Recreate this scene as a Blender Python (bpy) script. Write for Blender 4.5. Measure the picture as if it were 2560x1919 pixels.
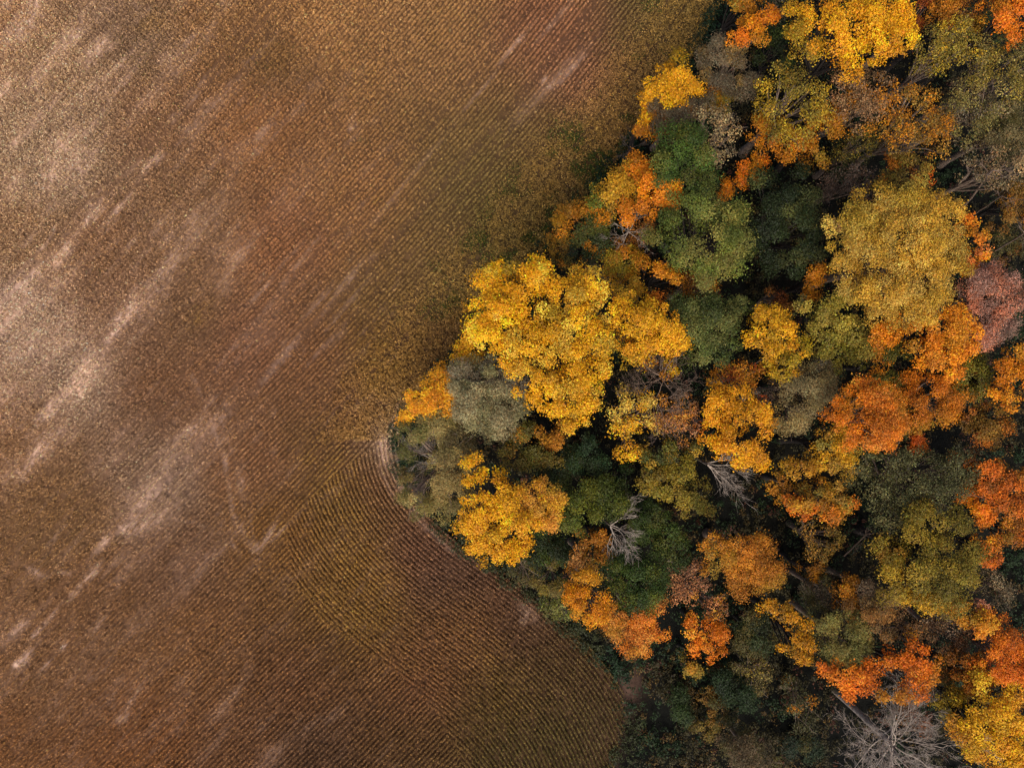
import bpy, math, random
import numpy as np
R = math.radians
random.seed(7); rng = np.random.default_rng(11)
for o in list(bpy.data.objects): bpy.data.objects.remove(o)
scene = bpy.context.scene
C = scene.collection

# ---------------------------------------------------------------- camera, sky, sun, exposure
H = 75.0                       # drone height above the field
LENS = 27.8
S = H * 36.0 / LENS / 2560.0   # metres on the ground per pixel of the photograph
cam_d = bpy.data.cameras.new('camera'); cam = bpy.data.objects.new('camera', cam_d); C.objects.link(cam)
cam.location = (0, 0, H); cam.rotation_euler = (0, 0, 0)
cam_d.lens = LENS; cam_d.sensor_width = 36; cam_d.clip_start = 0.5; cam_d.clip_end = 6000
scene.camera = cam
SUN_EL, SUN_AZ = 58.0, 184.0   # azimuth clockwise from +Y (top of the picture)
w = bpy.data.worlds.new('World'); scene.world = w; w.use_nodes = True
nt = w.node_tree; bg = nt.nodes['Background']
sky = nt.nodes.new('ShaderNodeTexSky'); sky.sky_type = 'NISHITA'; sky.sun_disc = False
sky.sun_elevation = R(SUN_EL); sky.sun_rotation = R(SUN_AZ); sky.air_density = 0.6; sky.dust_density = 4.0; sky.ozone_density = 0.4
nt.links.new(sky.outputs[0], bg.inputs[0]); bg.inputs[1].default_value = 0.15
sd = bpy.data.lights.new('sun', 'SUN'); sd.energy = 1.5; sd.angle = R(28); sd.color = (1.0, 0.95, 0.87)
so = bpy.data.objects.new('sun', sd); C.objects.link(so)
so.rotation_euler = (R(90 - SUN_EL), 0, R(180 - SUN_AZ)); so.location = (0, 0, 60)
scene.view_settings.view_transform = 'Standard'; scene.view_settings.look = 'None'
scene.view_settings.exposure = 0.45; scene.view_settings.gamma = 1.0

# ---------------------------------------------------------------- helpers
def lin(c):
    c = np.asarray(c, float) / 255.0
    return np.where(c <= 0.04045, c / 12.92, ((c + 0.055) / 1.055) ** 2.4)
def leafc(c):
    c = np.array(c, float); q = c[1]/max(c[0], 1)
    if q < .64: c[1] *= 1.06+.9*max(0, .56-q); c[2] *= .8
    elif q < 1: c[1] *= 1.045 if c[0] > 225 else 1.0
    else: c[1] *= .95; c[2] *= .85
    return lin(np.minimum(c, 255))
def P(px, py, h=0.0):
    """photo pixel -> world xy of a point standing at height h"""
    k = S * (H - h) / H
    return (px - 1280.0) * k, (959.5 - py) * k
_tabs = {}
def vnoise(x, y, seed=0):
    if seed not in _tabs: _tabs[seed] = np.random.default_rng(1000 + seed).random((256, 256))
    T = _tabs[seed]
    xi = np.floor(x).astype(int); yi = np.floor(y).astype(int)
    fx = x - xi; fy = y - yi; fx = fx*fx*(3-2*fx); fy = fy*fy*(3-2*fy)
    a = T[xi & 255, yi & 255]; b = T[(xi+1) & 255, yi & 255]; c = T[xi & 255, (yi+1) & 255]; d = T[(xi+1) & 255, (yi+1) & 255]
    return a*(1-fx)*(1-fy) + b*fx*(1-fy) + c*(1-fx)*fy + d*fx*fy
def fbm(x, y, seed=0, oct=4):
    r = 0; a = 0.5; s = 0
    for i in range(oct):
        r = r + a * vnoise(x * 2**i, y * 2**i, seed + i); s += a; a *= 0.55
    return r / s
def sstep(a, b, x):
    t = np.clip((x - a) / (b - a), 0, 1); return t*t*(3-2*t)
def prop(o, label=None, cat=None, group=None, kind=None):
    if label: o['label'] = label
    if cat: o['category'] = cat
    if group: o['group'] = group
    if kind: o['kind'] = kind
    return o
def raw_mesh(name, verts, faces_n, loops, mat, parent=None, col=None, smooth=False):
    me = bpy.data.meshes.new(name)
    nv = len(verts); nl = len(loops); nf = len(faces_n)
    me.vertices.add(nv); me.vertices.foreach_set('co', np.asarray(verts, np.float32).ravel())
    me.loops.add(nl); me.loops.foreach_set('vertex_index', np.asarray(loops, np.int32))
    me.polygons.add(nf)
    st = np.concatenate([[0], np.cumsum(faces_n)[:-1]]).astype(np.int32)
    me.polygons.foreach_set('loop_start', st)
    me.update(calc_edges=True)
    if smooth: me.polygons.foreach_set('use_smooth', np.ones(nf, bool))
    if col is not None:
        dom = 'FACE' if len(col) == nf else 'POINT'
        at = me.attributes.new('tint', 'FLOAT_COLOR', dom)
        c4 = np.ones((len(col), 4), np.float32); c4[:, :3] = col
        at.data.foreach_set('color', c4.ravel())
    me.materials.append(mat); me.validate()
    o = bpy.data.objects.new(name, me); C.objects.link(o)
    if parent: o.parent = parent
    return o
def unit(v): return v / np.maximum(np.linalg.norm(v, axis=-1, keepdims=True), 1e-9)
def leaf_quads(pos, nrm, size, aspect, twist=None):
    """rhombic leaves: pos (n,3), nrm (n,3), size (n,) -> verts (4n,3)"""
    n = len(pos)
    r = unit(rng.normal(size=(n, 3))) if twist is None else twist
    u = unit(np.cross(nrm, r)); v = np.cross(nrm, u)
    L = (size * 0.5)[:, None]; W = L * aspect
    bend = nrm * (L * rng.uniform(-.35, .1, (n, 1)))
    return np.stack([pos - u*L + bend, pos - v*W + u*L*.15, pos + u*L + bend, pos + v*W + u*L*.15], 1).reshape(-1, 3)
def leaves_obj(name, V, col, mat, parent=None):
    n = len(V) // 4
    return raw_mesh(name, V, np.full(n, 4), np.arange(4*n), mat, parent, col)

# ---------------------------------------------------------------- materials
def new_mat(name):
    m = bpy.data.materials.new(name); m.use_nodes = True
    return m, m.node_tree, m.node_tree.nodes['Principled BSDF']
def leaf_mat(name, trans=0.25, rough=0.55, spec=0.25):
    m, t, b = new_mat(name)
    at = t.nodes.new('ShaderNodeAttribute'); at.attribute_name = 'tint'
    nz = t.nodes.new('ShaderNodeTexNoise'); nz.inputs['Scale'].default_value = 9.0
    tc = t.nodes.new('ShaderNodeTexCoord'); t.links.new(tc.outputs['Object'], nz.inputs['Vector'])
    mr = t.nodes.new('ShaderNodeMapRange'); mr.inputs[3].default_value = 0.78; mr.inputs[4].default_value = 1.2
    t.links.new(nz.outputs[0], mr.inputs[0])
    mx = t.nodes.new('ShaderNodeVectorMath'); mx.operation = 'SCALE'
    t.links.new(at.outputs['Color'], mx.inputs[0]); t.links.new(mr.outputs[0], mx.inputs['Scale'])
    b.inputs['Roughness'].default_value = rough; b.inputs['Specular IOR Level'].default_value = spec
    t.links.new(mx.outputs[0], b.inputs['Base Color'])
    tr = t.nodes.new('ShaderNodeBsdfTranslucent'); t.links.new(mx.outputs[0], tr.inputs['Color'])
    ms = t.nodes.new('ShaderNodeMixShader'); ms.inputs[0].default_value = trans
    out = t.nodes['Material Output']
    t.links.new(b.outputs[0], ms.inputs[1]); t.links.new(tr.outputs[0], ms.inputs[2]); t.links.new(ms.outputs[0], out.inputs[0])
    return m
M_leaf = leaf_mat('autumn_leaf')
M_crop = leaf_mat('dry_crop', 0.12, 0.7, 0.15)
def bark_mat(name, c1, c2):
    m, t, b = new_mat(name)
    nz = t.nodes.new('ShaderNodeTexNoise'); nz.inputs['Scale'].default_value = 3.0; nz.inputs['Detail'].default_value = 6
    tc = t.nodes.new('ShaderNodeTexCoord'); t.links.new(tc.outputs['Object'], nz.inputs['Vector'])
    cr = t.nodes.new('ShaderNodeValToRGB'); cr.color_ramp.elements[0].position = .35; cr.color_ramp.elements[1].position = .65
    cr.color_ramp.elements[0].color = (*lin(c1), 1); cr.color_ramp.elements[1].color = (*lin(c2), 1)
    t.links.new(nz.outputs[0], cr.inputs[0]); t.links.new(cr.outputs[0], b.inputs['Base Color']); b.inputs['Roughness'].default_value = .9
    bp = t.nodes.new('ShaderNodeBump'); bp.inputs['Strength'].default_value = .5; t.links.new(nz.outputs[0], bp.inputs['Height']); t.links.new(bp.outputs[0], b.inputs['Normal'])
    return m
M_bark = bark_mat('brown_bark', (34, 28, 24), (58, 48, 40))
M_twig = bark_mat('grey_twigs', (96, 80, 68), (150, 128, 108))
M_dead = bark_mat('weathered_deadwood', (120, 106, 94), (186, 170, 152))
M_deadbrown = bark_mat('brown_deadwood', (92, 74, 60), (134, 112, 94))

def ground_mat(name):
    m, t, b = new_mat(name)
    at = t.nodes.new('ShaderNodeAttribute'); at.attribute_name = 'tint'
    tc = t.nodes.new('ShaderNodeTexCoord')
    n1 = t.nodes.new('ShaderNodeTexNoise'); n1.inputs['Scale'].default_value = 2.2; n1.inputs['Detail'].default_value = 8; n1.inputs['Roughness'].default_value = .75
    t.links.new(tc.outputs['Object'], n1.inputs['Vector'])
    mr = t.nodes.new('ShaderNodeMapRange'); mr.inputs[1].default_value = .3; mr.inputs[2].default_value = .7; mr.inputs[3].default_value = .6; mr.inputs[4].default_value = 1.4
    t.links.new(n1.outputs[0], mr.inputs[0])
    mx = t.nodes.new('ShaderNodeVectorMath'); mx.operation = 'SCALE'
    t.links.new(at.outputs['Color'], mx.inputs[0]); t.links.new(mr.outputs[0], mx.inputs['Scale'])
    t.links.new(mx.outputs[0], b.inputs['Base Color']); b.inputs['Roughness'].default_value = .95; b.inputs['Specular IOR Level'].default_value = .1
    bp = t.nodes.new('ShaderNodeBump'); bp.inputs['Strength'].default_value = .6; bp.inputs['Distance'].default_value = .05
    t.links.new(n1.outputs[0], bp.inputs['Height']); t.links.new(bp.outputs[0], b.inputs['Normal'])
    return m
M_ground = ground_mat('bare_soil')

# ---------------------------------------------------------------- field geometry helpers
def seg_dist(x, y, pl):
    """signed distance (left of the line negative) to a polyline in world metres"""
    best = np.full(x.shape, 1e9); sg = np.ones(x.shape)
    for (ax, ay), (bx, by) in zip(pl[:-1], pl[1:]):
        dx, dy = bx-ax, by-ay; L2 = dx*dx+dy*dy
        t = np.clip(((x-ax)*dx + (y-ay)*dy) / L2, 0, 1)
        qx, qy = x-(ax+t*dx), y-(ay+t*dy); d = np.hypot(qx, qy)
        c = dx*qy - dy*qx
        m = d < best; best = np.where(m, d, best); sg = np.where(m, np.where(c >= 0, 1, -1), sg)
    return best * sg
def smooth_pl(pts, n=3):
    p = np.array(pts, float)
    for _ in range(n):
        q = [p[0]]
        for a, b in zip(p[:-1], p[1:]): q += [a*.75+b*.25, a*.25+b*.75]
        q.append(p[-1]); p = np.array(q)
    return [P(*a) for a in p]
# edge of the wood on the ground, from beyond the top edge round the tip to beyond the bottom edge
EDGE_PX = [(1990, -420), (1860, -140), (1770, 60), (1650, 270), (1540, 390), (1420, 530), (1340, 645), (1230, 760), (1150, 870), (1060, 975), (995, 1050),
           (985, 1130), (1010, 1215), (1090, 1320), (1240, 1425), (1390, 1545), (1500, 1640), (1560, 1740), (1545, 1860), (1500, 1990), (1480, 2400)]
EDGE = smooth_pl(EDGE_PX)
HEAD = smooth_pl([(1100, 800), (1005, 980), (968, 1110), (1010, 1230), (1130, 1350), (1330, 1490), (1490, 1640), (1590, 1800), (1660, 2000), (1720, 2400)])
# patch of the field worked parallel to the lower side of the wood
HZ_PX = [(975, 1090), (860, 1170), (715, 1310), (735, 1440), (800, 1540), (930, 1625), (1060, 1740), (1140, 1860), (1200, 2100), (1800, 2300), (1700, 1500), (1100, 1100)]
HZ = [P(*a) for a in HZ_PX]
def inside(x, y, poly):
    r = np.zeros(x.shape, bool); n = len(poly)
    for i in range(n):
        ax, ay = poly[i]; bx, by = poly[(i+1) % n]
        c = ((ay > y) != (by > y)) & (x < (bx-ax)*(y-ay)/(by-ay+1e-12)+ax); r ^= c
    return r
TH = R(48.0); D = (math.cos(TH), math.sin(TH)); N = (-math.sin(TH), math.cos(TH))
ROW = 0.385
def row_coord(x, y):
    t = x*D[0]+y*D[1]; v = x*N[0]+y*N[1]
    return v - 0.0007*t*t + 0.5*(vnoise(t*.05+9, v*.04+4, 31)-.5)
def px_of(x, y): return x/S+1280.0, 959.5-y/S

# colour of the standing crop at points of the photo (sRGB as seen; along the wood's upper edge greener crop plus painted-in shade)
CP = [(0,0,(160,118,84)),(150,150,(158,124,96)),(330,90,(130,100,78)),(560,60,(140,100,64)),(800,60,(156,112,70)),(1100,60,(148,108,70)),(1400,60,(138,92,66)),(1600,60,(104,84,50)),
 (1700,40,(92,78,46)),(1480,200,(140,94,70)),(1580,230,(108,82,52)),(1560,330,(100,72,50)),(1480,360,(104,84,50)),(1350,400,(126,98,58)),(1240,500,(126,102,58)),(1250,600,(90,84,46)),(1380,480,(104,84,50)),(1330,590,(88,80,46)),
 (1100,620,(128,98,58)),(1000,760,(130,98,56)),(1120,720,(108,88,52)),(1130,860,(112,78,58)),(960,900,(122,88,42)),(1030,900,(104,74,42)),(900,500,(150,106,68)),(650,300,(146,100,64)),(680,170,(118,84,54)),(400,300,(138,100,72)),
 (100,420,(160,130,106)),(60,560,(150,114,84)),(250,600,(136,98,70)),(180,380,(152,122,98)),(500,560,(138,102,74)),(700,600,(146,98,66)),(300,760,(140,104,80)),(480,790,(126,92,66)),(30,800,(172,140,120)),(620,860,(138,94,68)),
 (800,900,(132,90,60)),(200,950,(160,130,110)),(380,960,(126,88,62)),(60,1100,(142,104,74)),(400,1200,(144,114,94)),(150,1300,(132,96,62)),(640,1150,(138,96,66)),(820,1130,(118,84,50)),(900,1050,(118,78,52)),(700,1320,(128,88,44)),
 (860,1250,(128,94,42)),(960,1200,(120,80,50)),(900,1420,(136,98,48)),(900,1540,(132,96,44)),(1060,1380,(118,80,60)),(1120,1440,(96,68,54)),(1300,1560,(98,68,50)),(1150,1600,(126,86,52)),(1400,1680,(88,64,38)),(1250,1750,(100,74,36)),
 (1400,1850,(66,58,28)),(1300,1880,(78,64,32)),(1050,1700,(126,84,54)),(1000,1850,(104,72,42)),(750,1700,(120,80,50)),(500,1600,(134,92,56)),(250,1500,(128,90,60)),(450,1400,(128,92,68)),(100,1650,(132,94,64)),(60,1880,(126,84,50)),
 (350,1880,(130,84,48)),(600,1880,(124,84,54)),(800,1880,(98,68,46)),(820,1600,(112,78,44)),(1500,1700,(72,52,38)),(1500,1800,(74,60,42)),(1010,1110,(170,146,124))]
CPX = np.array([(a, b) for a, b, _ in CP], float); CPC = np.array([lin(c) for _, _, c in CP])
def crop_colour(px, py):
    wsum = np.zeros(px.shape); out = np.zeros(px.shape + (3,))
    qx = px + 60*(fbm(px/90, py/90, 3)-.5); qy = py + 60*(fbm(px/90, py/90, 8)-.5)
    for (cx, cy), c in zip(CPX, CPC):
        d2 = (qx-cx)**2 + (qy-cy)**2; ww = 1.0 / (d2 + 8000.0)**2.2
        wsum += ww; out += ww[..., None]*c
    out = out / wsum[..., None]
    return out*np.array([1.0, 1.02, .98])*(.88+.24*fbm(px/120, py/120, 23))[..., None]
# pale bare / flattened patches: x, y, half length along the rows, half width, strength, angle
PALE = [(60,60,110,24,.9,48),(150,120,90,14,.7,48),(20,210,60,18,.8,48),(250,120,60,14,.7,48),(290,170,50,6,.9,48),(310,205,60,6,.9,48),(160,400,90,46,.95,55),(130,430,50,30,.9,60),(90,300,90,14,.6,48),(215,330,90,10,.7,48),(190,250,80,12,.5,46),
 (40,470,60,20,.7,60),(10,790,60,30,1,50),(50,730,70,24,1,48),(110,680,70,16,.9,48),(150,640,70,14,.9,50),(215,560,90,8,.8,48),(240,540,60,8,.8,48),(150,830,80,40,.45,48),(60,860,70,40,.5,48),(210,940,90,26,.9,58),(230,900,50,24,.7,70),(140,1010,90,14,.9,50),(330,780,110,26,.75,48),(390,700,90,14,.8,48),(320,800,50,20,.5,20),
 (100,1130,100,22,.75,48),(130,1100,90,10,.7,48),(0,980,40,14,.7,50),(20,990,40,8,.8,50),(40,1180,60,20,.5,48),(375,410,42,6,1,52),(290,530,50,6,.9,48),(400,395,20,5,.9,52),(420,150,30,18,.6,60),(470,110,40,8,.6,48),(410,550,60,10,.35,48),(500,560,60,20,.35,48),(570,650,80,30,.3,48),(660,720,40,5,.6,50),
 (410,1170,70,14,.5,48),(360,1240,60,26,.5,30),(470,1090,60,14,.5,48),(520,1060,60,8,.4,48),(350,1310,70,18,.6,20),(566,1170,50,7,.5,98),(580,1265,45,5,.5,100),(615,1340,36,6,.5,120),(600,1200,60,14,.3,100),(640,1370,14,8,.9,60),(670,1340,50,6,.6,60),(700,1330,40,5,.4,45),(240,1425,26,6,1,55),(222,1440,26,5,1,52),(190,1480,26,7,.9,50),
 (110,1560,30,5,.8,50),(130,1540,40,5,.7,52),(90,1580,20,5,.9,50),(160,1615,14,5,.9,60),(115,1665,26,5,.9,52),(60,1650,24,10,.7,48),(40,1660,10,8,.9,10),(90,1430,20,6,.8,-20),(160,1430,14,6,.8,-10),(75,1420,14,5,.7,-20),(260,1355,30,10,.8,48),(30,1580,60,20,.4,48),(250,1560,30,4,.7,52),(330,1750,40,5,.6,60),(350,1720,30,4,.6,52),(310,1790,20,10,.5,50),
 (850,720,70,5,.6,55),(880,690,40,5,.5,55),(760,640,60,4,.4,50),(790,760,60,8,.35,50),(700,900,80,10,.35,52),(870,760,80,4,.35,50),(1290,110,50,5,.8,49),(1270,135,30,4,.7,49),(1390,50,60,5,.6,49),(1200,230,60,4,.5,49),(1380,210,80,10,.4,50),(1340,250,70,10,.45,50),(1300,280,30,10,.4,50),(1430,170,60,8,.4,50),(1360,200,14,5,.6,50),(1020,450,120,5,.4,50),(980,500,90,5,.3,50),
 (880,320,12,6,.6,40),(600,370,40,12,.3,50),(660,330,40,12,.3,50),(1000,1090,46,14,1,80),(960,1130,40,14,1,100),(990,1050,40,8,.8,65),(990,1190,50,8,.8,-62),(1020,1250,50,6,.7,-55),(965,1200,50,5,.5,-65),(1090,1340,60,7,.5,-42),(1320,1530,30,14,.35,-45),(1310,1550,10,8,.6,0),(560,1760,60,14,.25,48),(450,1700,50,10,.25,48),(680,1890,60,20,.3,48)]
def pale_mask(px, py):
    x = (px-1280)*S; y = (959.5-py)*S
    t = x*D[0]+y*D[1]; v = x*N[0]+y*N[1]
    st = fbm(t*.35, v*1.6, 41, 4); st2 = fbm(t*.09, v*.6, 51, 4)
    wob = fbm(px/22, py/22, 61, 3)
    m = np.zeros(px.shape)
    for cx, cy, L, W, s, a in PALE:
        a = R(a); dx = px-cx; dy = -(py-cy)
        u = (dx*math.cos(a)+dy*math.sin(a))/L; q = (-dx*math.sin(a)+dy*math.cos(a))/(W*1.15)
        m = np.maximum(m, s*np.exp(-(u*u+q*q)*1.1))
    fine = fbm(px/7, py/7, 66, 3)
    m = m * (0.2 + 1.4*st) * (0.4+1.0*wob) * (.25+1.3*fine)
    left = np.clip(1.15 - px/820.0, 0, 1)*(1-.6*sstep(1200, 1500, py))
    m = m + left*(sstep(.5, .8, st)*.3 + sstep(.5, .75, st2)*.3)*(.3+1.2*fine)
    mid = np.clip(1.0 - np.abs(px-900)/700.0, 0, 1)*(px < 1500)
    m = m + mid*sstep(.6, .85, st)*.12*(px < 1000)
    for st_, wd, pl in TRACKS:            # curved wheel marks of tractors turning
        dd = np.full(px.shape, 1e9)
        for (ax, ay), (bx, by) in zip(pl[:-1], pl[1:]):
            tt = np.clip(((px-ax)*(bx-ax)+(py-ay)*(by-ay))/((bx-ax)**2+(by-ay)**2), 0, 1)
            dd = np.minimum(dd, np.hypot(px-ax-tt*(bx-ax), py-ay-tt*(by-ay)))
        m = np.maximum(m, st_*np.exp(-(dd/wd)**2)*np.clip(3.2*wob-.9, 0, 1.4)*(.3+1.3*fine))
    return np.clip(m, 0, 1)
def curve(*p):
    q = np.array(p, float)
    for _ in range(2):
        z = [q[0]]
        for a, b in zip(q[:-1], q[1:]): z += [a*.75+b*.25, a*.25+b*.75]
        z.append(q[-1]); q = np.array(z)
    return [tuple(v) for v in q]
TRACKS = [(.30, 5, curve((480,940),(560,1130),(575,1230),(600,1320),(660,1420))), (.22, 4, curve((520,960),(600,1180),(625,1280),(640,1400))),
 (.7, 4, curve((196,345),(200,420),(212,490))), (.7, 4, curve((178,370),(190,440),(188,510))), (.7, 5, curve((8,400),(10,470),(35,530))), (.6, 4, curve((120,470),(150,510),(130,600),(60,660))),
 (.5, 4, curve((0,1130),(30,1165),(70,1200))), (.2, 5, curve((260,1330),(420,1290),(540,1320),(600,1380))), (.45, 3, curve((105,140),(108,200),(95,260)))]
PALE_C = lin((206, 168, 140)); PALE_C2 = lin((172, 144, 130))
K_CROP = 0.95

# ---------------------------------------------------------------- ground sheets
def sheet(name, x0, x1, y0, y1, z, colfun, step, mat, keep=None):
    nx = int((x1-x0)/step)+1; ny = int((y1-y0)/step)+1
    X, Y = np.meshgrid(np.linspace(x0, x1, nx), np.linspace(y0, y1, ny))
    V = np.stack([X, Y, np.full(X.shape, z)], -1).reshape(-1, 3)
    i = np.arange(nx*ny).reshape(ny, nx)
    F = np.stack([i[:-1, :-1], i[:-1, 1:], i[1:, 1:], i[1:, :-1]], -1).reshape(-1, 4)
    if keep is not None:
        c = V[F].mean(1); F = F[keep(c[:, 0], c[:, 1])]
    return raw_mesh(name, V, np.full(len(F), 4), F.ravel(), mat, None, colfun(V[:, 0], V[:, 1]))
prop(sheet('ground', -1500, 1500, -1500, 1500, -0.02, lambda x, y: np.tile(lin((96, 70, 50)), (len(x), 1)), 60, M_ground), kind='structure')
def soil_col(x, y):
    px, py = px_of(x, y)
    c = crop_colour(px, py)
    base = .62*(lin((118, 86, 64))*.5 + c*.5)*(.78+.3*np.clip(1-px/900, 0, 1))[:, None]
    base = base * (0.6+.45*fbm(x*.5, y*.5, 71)+.4*fbm(x*4, y*4, 73, 2))[:, None]
    m = .85*pale_mask(px, py)[:, None]*np.clip(.1+1.9*fbm(x*4.5, y*4.5, 79, 3), 0, 1.6)[:, None]
    tone = fbm(x*.3, y*.3, 77)[:, None]
    return (base*(1-m) + (PALE_C*tone+PALE_C2*(1-tone))*m*1.05)
prop(sheet('field_soil', -56, 56, -44, 44, 0.0, soil_col, 0.14, M_ground), kind='structure')
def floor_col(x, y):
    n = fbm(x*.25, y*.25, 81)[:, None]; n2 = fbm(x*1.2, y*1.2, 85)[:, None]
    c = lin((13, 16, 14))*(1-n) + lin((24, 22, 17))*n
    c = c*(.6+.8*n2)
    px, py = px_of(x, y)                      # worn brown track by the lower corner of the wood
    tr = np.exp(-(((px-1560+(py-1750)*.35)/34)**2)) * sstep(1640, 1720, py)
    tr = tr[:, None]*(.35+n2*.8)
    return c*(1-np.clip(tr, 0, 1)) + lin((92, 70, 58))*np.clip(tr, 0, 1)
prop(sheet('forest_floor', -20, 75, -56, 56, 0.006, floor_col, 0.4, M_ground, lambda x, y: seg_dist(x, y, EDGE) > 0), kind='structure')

# ---------------------------------------------------------------- the crop: small dry plants in rows (nobody could count them)
TRAM_V = [row_coord(*[np.array([q]) for q in P(a, b)])[0] for a, b in ((1180,245),(1145,425),(1160,400),(467,250),(480,265),(420,390),(700,900),(300,1100),(690,1000),(560,1700),(400,1480),(860,560),(1300,150))]
def tram(x, y):
    v = row_coord(x, y); r_ = 0
    for q in TRAM_V: r_ = np.maximum(r_, np.exp(-((v-q)/.16)**4))
    return r_
OLIVE = [(930,930,150,70,50,.75),(860,1030,70,50,30,.7),(840,1180,90,60,60,.9),(800,1130,60,50,0,.8),(860,1260,80,60,-50,.8),(880,1400,130,60,-50,.9),(830,1500,70,50,-45,.9),(900,1550,60,50,-40,.8),(950,1480,60,50,-45,.6),
 (980,320,60,8,50,.4),(1150,30,60,40,20,.4),(1100,100,50,30,30,.4),(930,200,50,30,40,.4),(960,480,30,20,50,.5),(1230,1640,160,60,-50,.5),(1000,1650,90,60,-45,.4),(380,60,60,40,-40,.5),(350,150,50,30,-50,.4),(680,140,40,60,80,.45),(950,500,20,16,0,.9),(700,1315,24,16,30,1),(505,790,40,20,48,.6)]
def build_crop():
    n = 520000
    x = rng.uniform(-54, 30, n); y = rng.uniform(-42, 42, n)
    d_edge = seg_dist(x, y, EDGE)
    k = d_edge < 0.3; x, y, d_edge = x[k], y[k], d_edge[k]
    px, py = px_of(x, y)
    hz = inside(x+0.5*(fbm(x*.6, y*.6, 5)-.5), y, HZ)
    upper = (~hz) & (py < 1100)
    near = upper*sstep(-8.5, -3.5, d_edge)                     # thick greener growth by the upper side of the wood
    snap = rng.random(len(x)) < (1-near*.7)*np.clip(.72+px/2500, .72, 1)
    e = .02; v = row_coord(x, y); gx = np.full(x.shape, N[0]); gy = np.full(x.shape, N[1])
    X, Y = x[hz], y[hz]; vh = seg_dist(X, Y, HEAD); v[hz] = vh
    gx[hz] = (seg_dist(X+e, Y, HEAD)-vh)/e; gy[hz] = (seg_dist(X, Y+e, HEAD)-vh)/e
    off = (v - np.round(v/ROW)*ROW)*.9*snap
    x = x-gx*off; y = y-gy*off
    m = pale_mask(px, py)*np.clip(.3+1.5*fbm(x*2.4, y*2.4, 78, 3), 0, 1.5)
    m = np.clip(m, 0, 1)
    gap = sstep(.28, .5, fbm(x*1.1, y*1.1, 91))                # missing plants
    pr = (1-.5*m)*(.6+.4*gap)*(1-.8*tram(x, y)*(~hz))
    k = rng.random(len(x)) < pr
    x, y, px, py, m, near = x[k], y[k], px[k], py[k], m[k], near[k]
    n = len(x); print('crop plants', n)
    base = crop_colour(px, py)
    nz = fbm(px/26, py/26, 17, 3)
    om = near*.75*(.5+nz)
    for ax, ay, al, aw, aa, st_ in OLIVE:
        aa = R(aa); dx = px-ax; dy = ay-py
        om = np.maximum(om, st_*np.exp(-(((dx*math.cos(aa)+dy*math.sin(aa))/al)**2+((-dx*math.sin(aa)+dy*math.cos(aa))/aw)**2))*np.clip(nz*2.6-.6, 0, 1.3))
    om = np.clip(om*.62, 0, .6)[:, None]
    base = base*(1-om)+lin((150, 112, 50))*om
    ol = (sstep(2700, 3300, px+py*1.0)*sstep(1250, 1500, py))[:, None]*.42
    base = base*(1-ol)+lin((112, 94, 48))*ol*(.7+.6*fbm(px/50, py/50, 19))[:, None]
    L = 5
    hgt = rng.uniform(.32, .62, n)*(1-.4*m)
    pos = np.stack([x, y, hgt], 1)
    pos = np.repeat(pos, L, 0)
    lean = np.repeat(rng.normal(0, .04, (n, 2)), L, 0)
    pos[:, 2] *= np.tile(np.linspace(.28, 1.0, L), n)*rng.uniform(.85, 1.1, n*L)
    nn = np.repeat(near, L)
    pos[:, :2] += rng.normal(0, 1, (n*L, 2))*(.040+.035*nn)[:, None] + lean*pos[:, 2:3]
    nr = unit(np.stack([rng.normal(0, .75, n*L), rng.normal(0, .75, n*L), rng.uniform(.3, 1, n*L)], 1))
    sz = rng.uniform(.085, .15, n*L)*(1+.2*nn)
    V = leaf_quads(pos, nr, sz, .62)
    base = base*(1-.62*m[:, None]) + PALE_C*.62*m[:, None]
    c = np.repeat(base, L, 0)
    grey = c.mean(1, keepdims=True); c = (c*.95+grey*.05)*np.array([1.0, 1.02, .92])
    pv = np.repeat(rng.lognormal(0, .3, (n, 1)), L, 0)
    c = c*pv*rng.lognormal(0, .22, (n*L, 1))
    q = rng.random(n*L)
    g = np.repeat(near, L)*.30+.015
    gp = sstep(.5, .72, fbm(np.repeat(px, L)/60, np.repeat(py, L)/60, 15))*g*2.4*sstep(900, 650, np.repeat(py, L))
    c = np.where((q < gp)[:, None], lin((52, 66, 24))*rng.uniform(.5, 1.5, (n*L, 1)), c)
    c = np.where(((q > .9) & (q < .985))[:, None], c*np.array([1.25, 1.2, .85]), c)
    c = np.where((q > .985)[:, None], c*1.2+.03, c)
    o = leaves_obj('crop', V, np.clip(c*K_CROP*1.56, 0, .85), M_crop)
    prop(o, 'brown ripe crop growing in close rows over the whole field', 'crop', kind='stuff')
build_crop()

# ---------------------------------------------------------------- tubes, trunks and branches
class Tubes:
    def __init__(s): s.V = []; s.F = []; s.n = 0
    def add(s, pts, rad, sides=5):
        pts = np.asarray(pts, float); k = len(pts)
        tg = np.gradient(pts, axis=0); tg = unit(tg)
        ref = np.array([0.31, 0.17, .93]) if abs(tg[0][2]) < .9 else np.array([1., 0, 0])
        a = unit(np.cross(tg, ref)); b = np.cross(tg, a)
        ang = np.linspace(0, 2*np.pi, sides, endpoint=False)
        ring = pts[:, None] + (a[:, None]*np.cos(ang)[None, :, None] + b[:, None]*np.sin(ang)[None, :, None])*np.asarray(rad)[:, None, None]
        s.V.append(ring.reshape(-1, 3))
        i = np.arange(sides); j = (i+1) % sides
        for q in range(k-1):
            s.F.append(np.stack([q*sides+i, q*sides+j, (q+1)*sides+j, (q+1)*sides+i], 1)+s.n)
        s.n += k*sides
    def build(s, name, mat, parent):
        F = np.concatenate(s.F)
        return raw_mesh(name, np.concatenate(s.V), np.full(len(F), 4), F.ravel(), mat, parent, None, True)
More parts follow.
